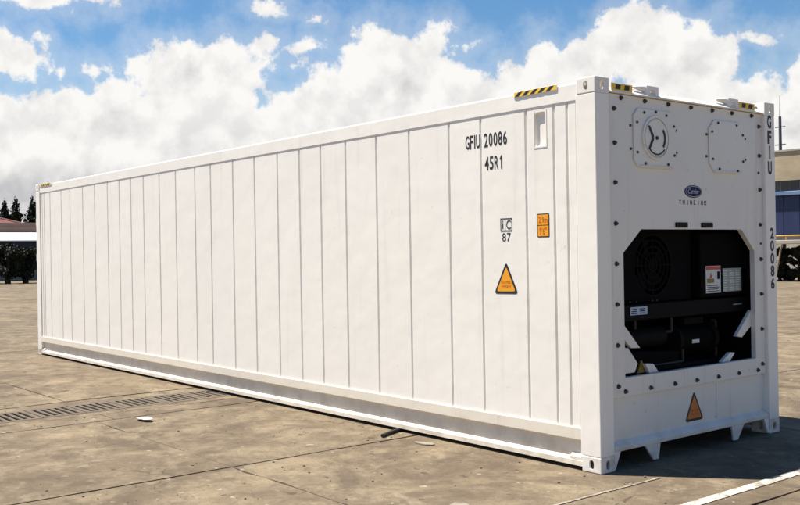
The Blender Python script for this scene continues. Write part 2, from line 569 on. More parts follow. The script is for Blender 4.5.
def glyphs(items, plane, depth, thick=0.0015):
    """items: (text, a, z, width, height, slant): lettering set in a box; plane 'side' faces -Y (a = x), 'front' faces +X (a = y)"""
    out = MB()
    for it in items:
        s, a, z, wd, ht = it[:5]
        sl = it[5] if len(it) > 5 else 0.0
        cu = bpy.data.curves.new('t', 'FONT')
        cu.body = s
        cu.extrude = thick / 2
        cu.resolution_u = 3
        cu.shear = sl
        cu.offset = it[6] if len(it) > 6 else 0.0
        o = bpy.data.objects.new('t', cu)
        COL.objects.link(o)
        dg = bpy.context.evaluated_depsgraph_get()
        me = bpy.data.meshes.new_from_object(o.evaluated_get(dg))
        bpy.data.objects.remove(o)
        bpy.data.curves.remove(cu)
        xs = [v.co.x for v in me.vertices]
        ys = [v.co.y for v in me.vertices]
        x0, x1, y0, y1 = min(xs), max(xs), min(ys), max(ys)
        for v in me.vertices:
            p = (v.co.x - x0) / max(x1 - x0, 1e-6) * wd
            q = (v.co.y - y0) / max(y1 - y0, 1e-6) * ht
            h = v.co.z
            v.co = Vector((a + p, depth - h, z + q)) if plane == 'side' else Vector((depth + h, a + p, z + q))
        out.b.from_mesh(me)
        bpy.data.meshes.remove(me)
    return out


# ------------------------------------------------------------------ ground
gb = MB()
t = gb.b
gx_, gy_ = [-2400, -6.13, -5.47, 2400], [-2400, -15, 2.6, 2400]
gv = [[t.verts.new((x, y, -0.016)) for y in gy_] for x in gx_]
for i in range(3):
    for j in range(3):
        if (i, j) != (1, 1):                       # the trench drain is open
            t.faces.new((gv[i][j], gv[i + 1][j], gv[i + 1][j + 1], gv[i][j + 1]))
bmesh.ops.recalc_face_normals(t, faces=t.faces[:])
ground = gb.build('ground', M['base'], origin=(0, 0, 0))
tag(ground, 'wide brown stained concrete container yard under the sky', None, None, 'structure')

rs = random.Random(11)


def slab(x0, x1, y0, y1, gx=0.007, gy=0.007):
    """one cast slab with slightly ragged, worn edges"""
    x0, x1, y0, y1 = x0 + gx, x1 - gx, y0 + gy, y1 - gy
    z = -rs.uniform(0.0, 0.0025)
    cx, cy = (x0 + x1) / 2, (y0 + y1) / 2
    dist = math.hypot(cx - 4.5, cy + 5.5)
    step = 0.22 if dist < 9 else 0.6 if dist < 18 else 2.0
    jit = 0.005
    pts = []
    for (ax, ay), (bx, by) in (((x0, y0), (x1, y0)), ((x1, y0), (x1, y1)), ((x1, y1), (x0, y1)), ((x0, y1), (x0, y0))):
        n = max(1, int(math.hypot(bx - ax, by - ay) / step))
        dx, dy = (by - ay), -(bx - ax)
        ln = math.hypot(dx, dy)
        for i in range(n):
            k = i / n
            j = 0 if i == 0 else rs.uniform(-jit * 1.6, jit * 0.6)
            if i and rs.random() < 0.12:
                j -= rs.uniform(0.006, 0.028)
            pts.append((ax + (bx - ax) * k + dx / ln * j, ay + (by - ay) * k + dy / ln * j))
    b = bmesh.new()
    T = [b.verts.new((p[0], p[1], z)) for p in pts]
    S = [b.verts.new((p[0] + (p[0] - cx) * 0.0008, p[1] + (p[1] - cy) * 0.0008, z - 0.04)) for p in pts]
    b.faces.new(T)
    for i in range(len(T)):
        b.faces.new((T[i], S[i], S[(i + 1) % len(T)], T[(i + 1) % len(T)]))
    bmesh.ops.recalc_face_normals(b, faces=b.faces[:])
    me = bpy.data.meshes.new('concrete_slab')
    b.to_mesh(me)
    b.free()
    return link('concrete_slab', me, M['slab'], ground)


YJ = [-14.8, -10.4, -6.2, -1.85, 2.6, 7.0, 11.4, 15.8, 20.2, 24.6, 29.0, 33.4]
XJ_R = [-4.87, -2.10, 1.17, 4.45, 7.7, 11.0]
XJ_L = [-6.42, -8.62, -13.0, -17.4, -21.8, -26.2, -30.6, -35.0, -39.4]
for i in range(len(XJ_R) - 1):
    for j in range(len(YJ) - 1):
        slab(XJ_R[i], XJ_R[i + 1], YJ[j], YJ[j + 1], 0.012, 0.0035)
for j in range(4):
    slab(-5.27, -4.87, YJ[j] + 0.2, YJ[j + 1] + (0.2 if j < 3 else 0))
for j in range(4, len(YJ) - 1):
    slab(-6.42, -4.87, YJ[j], YJ[j + 1])
for i in range(len(XJ_L) - 1):
    for j in range(len(YJ) - 1):
        slab(XJ_L[i + 1], XJ_L[i], YJ[j] + 0.25, YJ[j + 1] + 0.25)

# trench drain: lined channel and slotted covers
ch = MB()
ch.box(-6.40, -6.13, -15, 2.6, -0.03, -0.003, 0.004, 1)
ch.box(-5.47, -5.285, -15, 2.6, -0.03, -0.003, 0.004, 1)
tag(MB().box(-6.128, -5.472, -15, 2.6, -0.20, -0.12).box(-6.16, -6.129, -15, 2.6, -0.20, -0.017).box(-5.471, -5.44, -15, 2.6, -0.20, -0.017).build('drain_bed', M['soil']), 'dark dirt lying at the bottom of the drain', None, None, 'structure')
tag(ch.build('drain_channel', M['base']), 'dark concrete drain channel running across the yard under the container', None, None, 'structure')


def cover_mesh():
    b = MB().box(-5.47 - 0.655, -5.475, -0.222, 0.222, -0.012, 0.0, 0.003, 1)
    cs = []
    for k in range(5):
        y = -0.15 + k * 0.075
        cs.append(MB().box(-6.035, -5.545, y - 0.020, y + 0.020, -0.05, 0.05))
    return cut(b, cs)


cm = cover_mesh()
order = ['closest to the white container', 'second from the container', 'third from the container', 'fourth from the container', 'fifth, cut by the picture edge']
src = None
for k in range(7):
    y = -0.55 - 0.46 * (k - 1) + 0.0
    if src is None:
        src = link('drain_cover', cm, M['cover'], None, origin=(-5.8, 0, 0))
        ORIGIN[src.name] = Vector((-5.8, y, 0))
        src.location = (-5.8, y, 0)
        o = src
    else:
        o = share(src, (-5.8, y, 0), None, 'drain_cover')
    if k == 0:
        lab = 'slotted dark drain cover half under the container rail'
    elif k <= 5:
        lab = 'slotted drain cover in the trench, ' + order[k - 1]
    else:
        lab = 'slotted dark drain cover in the trench just beyond the picture edge'
    tag(o, lab, 'drain cover', 'slotted drain covers in the yard trench')

# painted lines
for nm, x0, x1, y0, y1, lab in (('painted_line', 0.327, 0.350, -2.0, 0.22, 'thin worn white line painted beside the container corner'),
                                ('painted_line', 0.868, 0.955, -3.0, 2.6, 'broad worn white line painted along the container end')):
    b = bmesh.new()
    n = 90
    rl = random.Random(int(x0 * 1000))
    A = [b.verts.new((x0 + rl.uniform(-0.003, 0.003), y0 + (y1 - y0) * i / n, 0.004)) for i in range(n + 1)]
    B = [b.verts.new((x1 + rl.uniform(-0.003, 0.003), y0 + (y1 - y0) * i / n, 0.004)) for i in range(n + 1)]
    for i in range(n):
        b.faces.new((A[i], B[i], B[i + 1], A[i + 1]))
    me = bpy.data.meshes.new(nm)
    b.to_mesh(me)
    b.free()
    tag(link(nm, me, M['line2'] if x0 < 0.5 else M['line'], None), lab, None, None, 'structure')

# ------------------------------------------------------------------ container
L_, W_, H_ = 12.192, 2.438, 2.896
C = thing('refrigerated_container', (-L_ / 2, W_ / 2, 0), 'long white forty foot refrigerated shipping container standing on the concrete yard', 'shipping container')

# corner castings: hollow blocks with a slot in every face
ca = MB().box(-0.089, 0.089, -0.081, 0.081, -0.059, 0.059, 0.007)


def stadium(axis, a, h, half):
    pts = []
    for i in range(9):
        q = math.pi * i / 8
        pts.append((half * math.cos(q), h + half * math.sin(q)))
    for i in range(9):
        q = math.pi + math.pi * i / 8
        pts.append((half * math.cos(q), -h + half * math.sin(q)))
    if axis == 'z':
        pts = [(p[1], p[0]) for p in pts]
    return MB().prism(pts, axis, -a, a)


cast_me = cut(ca, [MB().box(-0.072, 0.072, -0.064, 0.064, -0.042, 0.042), stadium('y', 0.2, 0.0125, 0.0215), stadium('x', 0.2, 0.0125, 0.0215), stadium('z', 0.2, 0.030, 0.03)])
first = None
for x in (-0.089, -L_ + 0.089):
    for y in (0.081, W_ - 0.081):
        for z in (0.059, H_ - 0.059):
            if first is None:
                first = link('corner_casting', cast_me, M['casting'], C, origin=(0, 0, 0))
                first.location = Vector((x, y, z)) - ORIGIN[C.name]
            else:
                share(first, (x, y, z), C, 'corner_casting')
# corner posts
for x0, x1 in ((-0.188, -0.002), (-L_ + 0.002, -L_ + 0.188)):
    for y0, y1 in ((0.002, 0.159), (W_ - 0.159, W_ - 0.002)):
        pb = MB().box(x0 if x0 > -1 else x0, x1, y0, y1, 0.118, H_ - 0.118, 0.006)
        pb.build('corner_post', M['post'], C)

# side panels: measured seams
S = [-12.004, -11.916, -11.822, -11.529, -11.008, -10.614, -10.071, -9.589, -9.094, -8.664, -8.26, -7.842, -7.343, -6.861, -6.325, -5.916, -5.371, -4.88, -4.392,
     -3.957, -3.562, -3.128, -2.635, -2.148, -1.609, -1.217, -0.708, -0.417, -0.284, -0.188]
ZP0, ZP1 = 0.300, 2.760


def panel(x0, x1, y_out, y_in, rev):
    ch_ = 0.009 * rev
    pts = [(x0 + 0.0013, y_in), (x0 + 0.0013, y_out + ch_), (x0 + 0.015, y_out), (x1 - 0.015, y_out), (x1 - 0.0013, y_out + ch_), (x1 - 0.0013, y_in)]
    return MB().prism(pts, 'z', ZP0, ZP1)


for i in range(len(S) - 1):
    x0, x1 = S[i], S[i + 1]
    if abs(x0 + 0.708) < 1e-3:
        p = panel(x0, x1, 0.016, 0.05, 1)
        pr = MB()
        pr.b.free()
        pr = MB().box(-0.607, -0.502, -0.1, 0.0395, 2.44, 2.70, 0.018, 3)
        me = cut(p, [pr])
        link('side_panel', me, M['white'], C)
        continue
    panel(x0, x1, 0.016, 0.05, 1).build('side_panel', M['white'], C)
for k in range(24):
    x0 = -12.0 + k * (11.8 / 24)
    panel(x0, x0 + 11.8 / 24, W_ - 0.016, W_ - 0.05, -1).build('side_panel', M['white'], C)
# backing skin so that no light leaks between the panels
MB().box(-12.1, -0.1, 0.051, 0.058, 0.16, 2.85).build('side_liner', M['white'], C)
MB().box(-12.1, -0.1, W_ - 0.058, W_ - 0.051, 0.16, 2.85).build('side_liner', M['white'], C)
# pocket frame
pf = MB()
for a in ((-0.622, -0.612, 2.425, 2.715), (-0.497, -0.487, 2.425, 2.715)):
    pf.box(a[0], a[1], 0.0125, 0.0162, a[2], a[3])
pf.box(-0.612, -0.497, 0.0125, 0.0162, 2.425, 2.435)
pf.build('pocket_rim', M['white'], C)

# top and bottom rails
for s in (0, 1):
    fy = (lambda v: v) if s == 0 else (lambda v: W_ - v)
    rail = [(fy(0.010), 2.742), (fy(0.010), 2.864), (fy(0.016), 2.874), (fy(0.07), 2.878), (fy(0.07), 2.742)]
    MB().prism(rail, 'x', -L_ + 0.175, -0.162, 0.003).build('top_rail', M['post'], C)
    br = MB()
    br.prism([(fy(0.004), 0.312), (fy(0.004), 0.226), (fy(0.009), 0.222), (fy(0.040), 0.222), (fy(0.040), 0.092), (fy(0.034), 0.085), (fy(0.006), 0.070), (fy(0.005), 0.030),
              (fy(0.075), 0.030), (fy(0.075), 0.308), (fy(0.020), 0.312)], 'x', -L_ + 0.17, -0.168, 0.002)
    br.build('bottom_rail', M['rail'], C)
    for x0, x1 in ((-0.300, -0.190), (-L_ + 0.190, -L_ + 0.300)):
        gp = MB()
        gp.prism([(fy(0.0075), 0.071), (fy(0.0075), 0.096), (fy(0.042), 0.122), (fy(0.042), 0.071)], 'x', x0, x1)
        gp.build('rail_gusset', M['rail'], C)
# roof
rf = MB()
rf.box(-L_ + 0.1, -0.08, 0.06, W_ - 0.06, 2.80, 2.843)
rf.build('roof', M['post'], C)
# floor with cross members
fl = MB()
fl.box(-L_ + 0.1, -0.06, 0.076, W_ - 0.076, 0.165, 0.20)
fl.build('floor', M['rail'], C)
cmb = MB().box(-0.03, 0.03, 0.078, W_ - 0.078, 0.045, 0.164)
cmo = None
for k in range(14):
    x = -3.6 - k * 0.58
    if cmo is None:
        cmo = cmb.build('cross_member', M['rail'], C, origin=(0, W_ / 2, 0.1))
        ORIGIN[cmo.name] = Vector((x, W_ / 2, 0.1))
        cmo.location = Vector((x, W_ / 2, 0.1)) - ORIGIN[C.name]
    else:
        share(cmo, (x, W_ / 2, 0.1), C, 'cross_member')
# rear doors
for k, (y0, y1) in enumerate(((0.162, 1.217), (1.221, W_ - 0.162))):
    d = MB().box(-L_ + 0.015, -L_ + 0.075, y0, y1, 0.17, 2.76, 0.01).build('rear_door', M['white'], C)
    for q in (0.28, 0.72):
        y = y0 + (y1 - y0) * q
        MB().tube((-L_ - 0.012, y, 0.1), (-L_ - 0.012, y, 2.8), 0.017).build('lock_rod', M['steel'], d, smooth=40)
hb = MB()
hb.box(-L_ - 0.022, -L_ + 0.001, 0.03, 0.11, -0.05, 0.05, 0.006)
hb.tube((-L_ - 0.02, 0.02, -0.06), (-L_ - 0.02, 0.02, 0.06), 0.014)
h0 = None
for z in (0.52, 1.08, 1.65, 2.25):
    if h0 is None:
        h0 = hb.build('door_hinge', M['post'], C, origin=(-L_, 0.06, 0))
        ORIGIN[h0.name] = Vector((-L_, 0.06, z))
        h0.location = Vector((-L_, 0.06, z)) - ORIGIN[C.name]
    else:
        share(h0, (-L_, 0.06, z), C, 'door_hinge')
MB().box(-L_ + 0.02, -L_ + 0.12, 0.165, W_ - 0.165, 2.765, 2.87, 0.01).build('rear_header', M['post'], C)
MB().box(-L_ + 0.02, -L_ + 0.12, 0.165, W_ - 0.165, 0.03, 0.165, 0.01).build('rear_sill', M['post'], C)

# ---- front end
OPEN = [(0.335, 0.668), (W_ - 0.31, 0.668), (W_ - 0.31, 1.60), (W_ - 0.504, 1.783), (0.557, 1.783), (0.335, 1.605)]
ep = MB().box(-0.075, -0.032, 0.160, W_ - 0.160, 0.525, 2.792, 0.003, 1)
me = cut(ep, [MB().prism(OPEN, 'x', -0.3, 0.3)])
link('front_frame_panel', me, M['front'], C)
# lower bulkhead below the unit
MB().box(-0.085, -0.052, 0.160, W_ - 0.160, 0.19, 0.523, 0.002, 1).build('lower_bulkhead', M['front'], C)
MB().box(-0.0515, -0.048, 1.545, 1.549, 0.22, 0.51).build('bulkhead_weld', M['front'], C)
# header with sloping top
MB().prism([(-0.004, 2.796), (-0.004, 2.803), (-0.050, 2.838), (-0.10, 2.846), (-0.10, 2.796)], 'y', 0.166, W_ - 0.166, 0.002).build('front_header', M['post'], C)
# sill with ledge, fork teeth, corner gussets
MB().prism([(-0.006, 0.136), (-0.006, 0.172), (-0.050, 0.205), (-0.12, 0.205), (-0.12, 0.136)], 'y', 0.166, W_ - 0.166, 0.003).build('front_sill', M['front'], C)
for pts in ([(0.525, 0.150), (0.732, 0.150), (0.703, 0.012), (0.640, 0.012)], [(W_ - 0.525, 0.150), (W_ - 0.640, 0.012), (W_ - 0.703, 0.012), (W_ - 0.732, 0.150)],
            ):
    MB().prism(pts, 'x', -0.030, -0.012, 0.003).build('tunnel_gusset', M['front'], C)
for pts in ([(0.163, 0.150), (0.246, 0.150), (0.175, 0.006), (0.163, 0.006)], [(W_ - 0.163, 0.150), (W_ - 0.163, 0.006), (W_ - 0.175, 0.006), (W_ - 0.246, 0.150)]):
    MB().prism(pts, 'x', -0.032, -0.008, 0.003).build('corner_gusset', M['post'], C)

# bolts
bb = MB()
bb.tube((0, 0, 0), (0.010, 0, 0), 0.0185, 0.0155, 14)
bb.tube((0.0102, 0, 0), (0.020, 0, 0), 0.013, 0.011, 6)
BZ = [2.68, 2.425, 2.13, 1.825, 1.525, 1.222, 0.918, 0.613]
BP = [(y, 2.765) for y in (0.333, 0.622, 0.92, 1.222, 1.522, 1.812, 2.112)]
BP += [(0.25, z) for z in BZ] + [(2.225, z) for z in BZ] + [(0.333, 0.567), (0.641, 0.565), (0.95, 0.565), (1.247, 0.565), (1.551, 0.565), (1.856, 0.565), (2.151, 0.565)]
b0 = None
for (y, z) in BP:
    if b0 is None:
        b0 = bb.build('bolt', M['bolt'], C, origin=(0, 0, 0))
        ORIGIN[b0.name] = Vector((-0.032, y, z))
        b0.location = Vector((-0.032, y, z)) - ORIGIN[C.name]
    else:
        share(b0, (-0.032, y, z), C, 'bolt', (random.uniform(0, 1), 0, 0))
sb = MB().tube((0, 0, 0), (0.009, 0, 0), 0.0115, 0.009, 8)
sb_me = sb.mesh('screw')

# access hatches
def hatch_outline(y0, y1, z0, z1, c):
    return [(y0 + c, z0), (y1 - c, z0), (y1, z0 + c), (y1, z1 - c), (y1 - c, z1), (y0 + c, z1), (y0, z1 - c), (y0, z0 + c)]


HL = MB().prism(hatch_outline(0.470, 1.000, 2.252, 2.705, 0.055), 'x', -0.0315, -0.018, 0.004).build('vent_hatch', M['front'], C)
HR = MB().prism(hatch_outline(1.462, 1.985, 2.252, 2.690, 0.075), 'x', -0.0315, -0.020, 0.004).build('access_hatch', M['front'], C)
lip = MB().prism([(0.53, 2.2585), (0.96, 2.2585), (0.96, 2.268), (0.53, 2.268)], 'x', -0.018, -0.006, 0.002)
lip.build('hatch_lip', M['front'], HL)
MB().prism([(1.53, 2.2585), (1.93, 2.2585), (1.93, 2.268), (1.53, 2.268)], 'x', -0.0195, -0.008, 0.002).build('hatch_lip', M['front'], HR)
vc = (0.735, 2.487)
MB().ring(vc, 0.156, 0.172, -0.0178, -0.006, 40).build('vent_ring', M['front'], HL, smooth=40)
MB().tube((-0.0178, vc[0], vc[1]), (-0.006, vc[0], vc[1]), 0.146, 0.142, 40).build('vent_disc', M['front'], HL, smooth=40)
MB().tube((-0.0058, vc[0], vc[1]), (0.006, vc[0], vc[1]), 0.016, 0.012, 12).build('centre_knob', M['bolt'], HL, smooth=40)
MB().ring(vc, 0.092, 0.112, -0.0058, -0.002, 14, -40, 40).build('vent_slot', M['black'], HL)
va = MB()
va.prism([(vc[0] - 0.108, vc[1] + 0.088), (vc[0] - 0.088, vc[1] + 0.092), (vc[0] - 0.040, vc[1] + 0.018), (vc[0] - 0.040, vc[1] - 0.018), (vc[0] - 0.088, vc[1] - 0.092), (vc[0] - 0.108, vc[1] - 0.088),
          (vc[0] - 0.066, vc[1] - 0.012), (vc[0] - 0.066, vc[1] + 0.012)], 'x', -0.0058, -0.002)
va.build('vent_slot', M['black'], HL)
MB().ring(vc, 0.122, 0.133, -0.0058, -0.002, 16, 222, 318).build('vent_slot', M['black'], HL)
first_s = None
for par, pts in ((HL, [(0.597, 2.675), (0.742, 2.690), (0.876, 2.671), (0.507, 2.595), (0.972, 2.593), (0.508, 2.367), (0.604, 2.286), (0.891, 2.289), (0.975, 2.364)]),
                 (C, [(0.442, 2.567), (1.015, 2.564), (0.444, 2.391), (1.018, 2.389), (1.438, 2.563), (2.005, 2.559), (1.430, 2.383), (2.005, 2.380), (2.21, 2.276), (2.231, 1.661)]),
                 (HR, [(1.589, 2.666), (1.864, 2.664), (1.500, 2.588), (1.955, 2.586), (1.508, 2.363), (1.599, 2.285), (1.872, 2.278), (1.955, 2.362)])):
    for (y, z) in pts:
        xx = -0.032 if par is C else -0.018 if par is HL else -0.020
        o = bpy.data.objects.new('screw', sb_me)
        if not sb_me.materials:
            sb_me.materials.append(M['bolt'])
        COL.objects.link(o)
        o.parent = par
        o.location = Vector((xx, y, z)) - ORIGIN[par.name]

# badge and lettering on the front
bd = MB()
pts = [(1.238 + 0.117 * math.cos(2 * math.pi * i / 40), 2.088 + 0.050 * math.sin(2 * math.pi * i / 40)) for i in range(40)]
bd.prism(pts, 'x', -0.0318, -0.027)
BD = bd.build('oval_badge', M['blue'], C)
rim = MB()
rb = bmesh.new()
ring = []
for i in range(40):
    a = 2 * math.pi * i / 40
    ring.append([rb.verts.new((-0.0262, 1.238 + k * math.cos(a), 2.088 + j * math.sin(a))) for k, j in ((0.104, 0.0395), (0.109, 0.0435))])
for i in range(40):
    a, b_ = ring[i], ring[(i + 1) % 40]
    rb.faces.new((a[0], a[1], b_[1], b_[0]))
bmesh.ops.recalc_face_normals(rb, faces=rb.faces[:])
rim._take(rb)
rim.build('badge_rim', M['silver'], BD)
glyphs([('Carrier', 1.162, 2.070, 0.152, 0.040, 0.25)], 'front', -0.0262, 0.001).build('badge_lettering', M['silver'], BD)
word = 'THINLINE'
it = []
for i, ch_ in enumerate(word):
    wd = 0.009 if ch_ == 'I' else 0.028
    it.append((ch_, 1.046 + i * 0.0495 + (0.0 if ch_ != 'I' else 0.010), 1.982, wd, 0.035, 0.0, 0.02))
glyphs(it, 'front', -0.0312, 0.001).build('model_lettering', M['black'], C)
for y in (0.988, 1.339):
    v = MB().box(-0.0318, -0.022, y, y + 0.162, 1.797, 1.838, 0.003, 1).build('drain_slot', M['dark2'], C)
    sl = MB()
    for k in range(4):
        sl.box(-0.0218, -0.019, y + 0.012 + k * 0.036, y + 0.036 + k * 0.036, 1.803, 1.832)
    sl.build('slot_grille', M['hole'], v)
# vertical lettering on the far post
it = []
for i, c_ in enumerate('GFIU'):
    it.append((c_, 2.318 if c_ != 'I' else 2.340, 2.668 - i * 0.135, 0.062 if c_ != 'I' else 0.020, 0.118, 0.0, 0.034))
glyphs(it, 'front', -0.0008, 0.001).build('owner_code', M['black'], C)
it = []
for i, c_ in enumerate('20086'):
    it.append((c_, 2.335, 1.700 - i * 0.110, 0.060, 0.098, 0.0, 0.034))
glyphs(it, 'front', -0.0008, 0.001).build('serial_number', M['black'], C)

# side lettering
YS = 0.0146
it = []
for c_, x, wd in (('G', -1.400, 0.046), ('F', -1.345, 0.040), ('I', -1.294, 0.012), ('U', -1.272, 0.046)):
    it.append((c_, x, 2.487, wd, 0.112, 0.0, 0.012))
for i, c_ in enumerate('20086'):
    it.append((c_, -1.176 + i * 0.0545, 2.487, 0.044, 0.112, 0.0, 0.012))
glyphs(it, 'side', YS, 0.0012).build('container_number', M['black'], C)
it = []
for c_, x, wd in (('4', -1.172, 0.046), ('5', -1.116, 0.044), ('R', -1.060, 0.046)):
    it.append((c_, x, 2.298, wd, 0.108, 0.0, 0.012))
sz = glyphs(it, 'side', YS, 0.0012)
sz.prism([(-1.000, 2.376), (-0.984, 2.406), (-0.972, 2.406), (-0.972, 2.298), (-0.986, 2.298), (-0.986, 2.386), (-0.993, 2.371)], 'y', YS - 0.0006, YS + 0.0006)
sz.build('size_code', M['black'], C)
# boxed mark over 87
mk = MB()
x0, x1, z0, z1, tk = -1.003, -0.872, 1.792, 1.896, 0.007
mk.box(x0, x1, 0.0138, 0.0152, z1 - tk, z1)
mk.box(x0, x1, 0.0138, 0.0152, z0, z0 + tk)
mk.box(x0, x0 + tk, 0.0138, 0.0152, z0 + tk, z1 - tk)
mk.box(x1 - tk, x1, 0.0138, 0.0152, z0 + tk, z1 - tk)
mk.box(-0.953, -0.948, 0.0138, 0.0152, z0 + tk, z1 - tk)
mk.b.from_mesh(glyphs([('i', -0.983, 1.812, 0.012, 0.066), ('C', -0.937, 1.808, 0.050, 0.072), ('8', -0.985, 1.712, 0.042, 0.066), ('7', -0.932, 1.712, 0.042, 0.066)], 'side', YS, 0.0012).mesh('g'))
mk.build('boxed_rail_mark', M['black'], C)


def round_poly(pts, rad, n=4):
    out = []
    k = len(pts)
    for i in range(k):
        p, a, b_ = Vector(pts[i]), Vector(pts[i - 1]), Vector(pts[(i + 1) % k])
        da, db = (a - p).normalized(), (b_ - p).normalized()
        q0, q1 = p + da * rad, p + db * rad
        for j in range(n + 1):
            s = j / n
            out.append(tuple((1 - s) ** 2 * q0 + 2 * s * (1 - s) * p + s * s * q1))
    return out


# triangle sticker on the side
T = MB().prism(round_poly([(-1.086, 1.289), (-0.816, 1.292), (-0.945, 1.548)], 0.035), 'y', 0.0155, 0.0142).build('warning_triangle', M['black'], C)
MB().prism(round_poly([(-1.056, 1.309), (-0.846, 1.312), (-0.946, 1.508)], 0.022), 'y', 0.0140, 0.0132).build('triangle_face', M['orange'], T)
glyphs([('CAUTION', -1.005, 1.373, 0.115, 0.018), ('HIGH', -0.995, 1.342, 0.095, 0.018)], 'side', 0.0127, 0.0006).build('triangle_print', M['redtext'], T)
# orange height label
O = MB().prism(round_poly([(-0.602, 1.735), (-0.476, 1.735), (-0.476, 1.917), (-0.602, 1.917)], 0.010, 2), 'y', 0.0155, 0.0142).build('height_label', M['black'], C)
of = MB()
of.prism([(-0.594, 1.743), (-0.484, 1.743), (-0.484, 1.824), (-0.594, 1.824)], 'y', 0.0140, 0.0132)
of.prism([(-0.594, 1.830), (-0.484, 1.830), (-0.484, 1.909), (-0.594, 1.909)], 'y', 0.0140, 0.0132)
of.build('label_face', M['orange'], O)
glyphs([('2.9m', -0.584, 1.846, 0.090, 0.046), ("9'6\"", -0.578, 1.757, 0.074, 0.052)], 'side', 0.0127, 0.0006).build('label_print', M['redtext'], O)
# triangle on the lower bulkhead
T = MB().prism(round_poly([(1.105, 0.236), (1.360, 0.236), (1.233, 0.480)], 0.035), 'x', -0.0515, -0.0500).build('warning_triangle', M['black'], C)
MB().prism(round_poly([(1.133, 0.256), (1.331, 0.256), (1.233, 0.442)], 0.022), 'x', -0.0498, -0.0490).build('triangle_face', M['orange2'], T)
glyphs([('CAUTION', 1.178, 0.312, 0.110, 0.018), ('HIGH', 1.188, 0.284, 0.090, 0.018)], 'front', -0.0484, 0.0006).build('triangle_print', M['redtext'], T)


# hazard tape
def hazard_side(xa, xb, z0, z1, n):
    o = MB().box(xa, xb, 0.0022, 0.0036, z0, z1 + 0.0, 0.0)
    o = o.build('hazard_tape', M['yellow'], C)
    wd = (xb - xa) / (n + 0.35)
    st = MB()
    for k in range(n):
        a = xa + wd * (k + 0.05)
        lean = wd * 0.55
        st.prism([(a, z0 + 0.001), (a + wd * 0.5, z0 + 0.001), (a + wd * 0.5 + lean, z1 - 0.001), (a + lean, z1 - 0.001)], 'y', 0.0020, 0.0012)
    st.build('black_stripe', M['black'], o)
    # the tape folds over the chamfer of the rail
    fo = MB()
    fo.b.free()


hz0, hz1 = 2.802, 2.841
# plates carrying the tape stand proud on the rail
for pa, pb in ((-0.822, -0.366), (-L_ + 0.20, -L_ + 0.78)):
    MB().box(pa, pb, 0.0036, 0.0098, 2.842, 2.884, 0.002, 1).build('tape_plate', M['post'], C)
hazard_side(-0.813, -0.373, 2.845, 2.882, 5)
hazard_side(-L_ + 0.24, -L_ + 0.74, 2.845, 2.882, 5)
for y0, y1 in ((0.200, 0.452), (W_ - 0.55, W_ - 0.300)):
    pp = MB().box(-0.022, -0.012, y0, y1, 2.806, 2.868, 0.002, 1).build('tape_plate', M['post'], C)
    tp = MB().box(-0.0118, -0.0105, y0 + 0.004, y1 - 0.004, 2.814, 2.866).build('hazard_tape', M['yellow'], pp)
    st = MB()
    for k in range(2):
        a = y0 + 0.045 + k * 0.105
        st.prism([(a, 2.822), (a + 0.058, 2.822), (a + 0.066, 2.858), (a + 0.008, 2.858)], 'x', -0.0103, -0.0095)
    st.build('black_stripe', M['black'], pp)
# lifting fittings on the front edge of the roof
for y0 in (0.50, W_ - 0.50 - 0.285 - 0.04):
    lf = MB()
    lf.prism([(y0 + 0.135, 2.812), (y0 + 0.135, 2.887), (y0 + 0.285, 2.887), (y0 + 0.285, 2.812), (y0 + 0.250, 2.812), (y0 + 0.240, 2.856), (y0 + 0.180, 2.856), (y0 + 0.170, 2.812)], 'x', -0.085, -0.018, 0.003)
    lo_ = lf.build('lifting_bracket', M['post'], C)
    MB().tube((-0.050, y0 - 0.01, 2.862), (-0.050, y0 + 0.134, 2.866), 0.008, 0.027, 14).build('lifting_pin', M['post'], lo_, smooth=40)

# ---- refrigeration unit inside the opening
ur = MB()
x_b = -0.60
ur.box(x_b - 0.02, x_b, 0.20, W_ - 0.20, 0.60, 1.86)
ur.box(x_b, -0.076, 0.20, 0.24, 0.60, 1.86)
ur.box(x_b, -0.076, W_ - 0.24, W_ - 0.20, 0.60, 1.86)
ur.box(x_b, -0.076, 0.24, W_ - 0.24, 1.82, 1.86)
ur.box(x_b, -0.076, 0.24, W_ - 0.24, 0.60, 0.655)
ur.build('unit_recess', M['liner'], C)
# fan shroud
cs = MB().box(-0.30, -0.20, 0.36, 1.44, 1.205, 1.80, 0.01)
hole_ = MB().tube((-0.5, 0.92, 1.50), (0.1, 0.92, 1.50), 0.245, None, 40)
FS = link('fan_shroud', cut(cs, [hole_]), M['dark'], C)
gr = MB()
for rr in (0.05, 0.10, 0.15, 0.20, 0.245):
    gr.ring((0.92, 1.50), rr - 0.004, rr + 0.004, -0.205, -0.198, 32)
for k in range(6):
    a = math.pi * k / 6
    gr.tube((-0.200, 0.92 - 0.25 * math.cos(a), 1.50 - 0.25 * math.sin(a)), (-0.200, 0.92 + 0.25 * math.cos(a), 1.50 + 0.25 * math.sin(a)), 0.004, None, 6)
gr.build('fan_grille', M['dark2'], FS)
fb = MB()
for k in range(5):
    a = 2 * math.pi * k / 5
    c0, s0 = math.cos(a), math.sin(a)
    c1, s1 = math.cos(a + 0.7), math.sin(a + 0.7)
    q = fb.b
    vv = [q.verts.new(p) for p in ((-0.27, 0.92 + 0.05 * c0, 1.5 + 0.05 * s0), (-0.29, 0.92 + 0.22 * c0, 1.5 + 0.22 * s0), (-0.24, 0.92 + 0.22 * c1, 1.5 + 0.22 * s1), (-0.25, 0.92 + 0.05 * c1, 1.5 + 0.05 * s1))]
    q.faces.new(vv)
fb.tube((-0.30, 0.92, 1.5), (-0.23, 0.92, 1.5), 0.055, 0.05, 16)
fb.build('fan_blades', M['dark2'], FS)
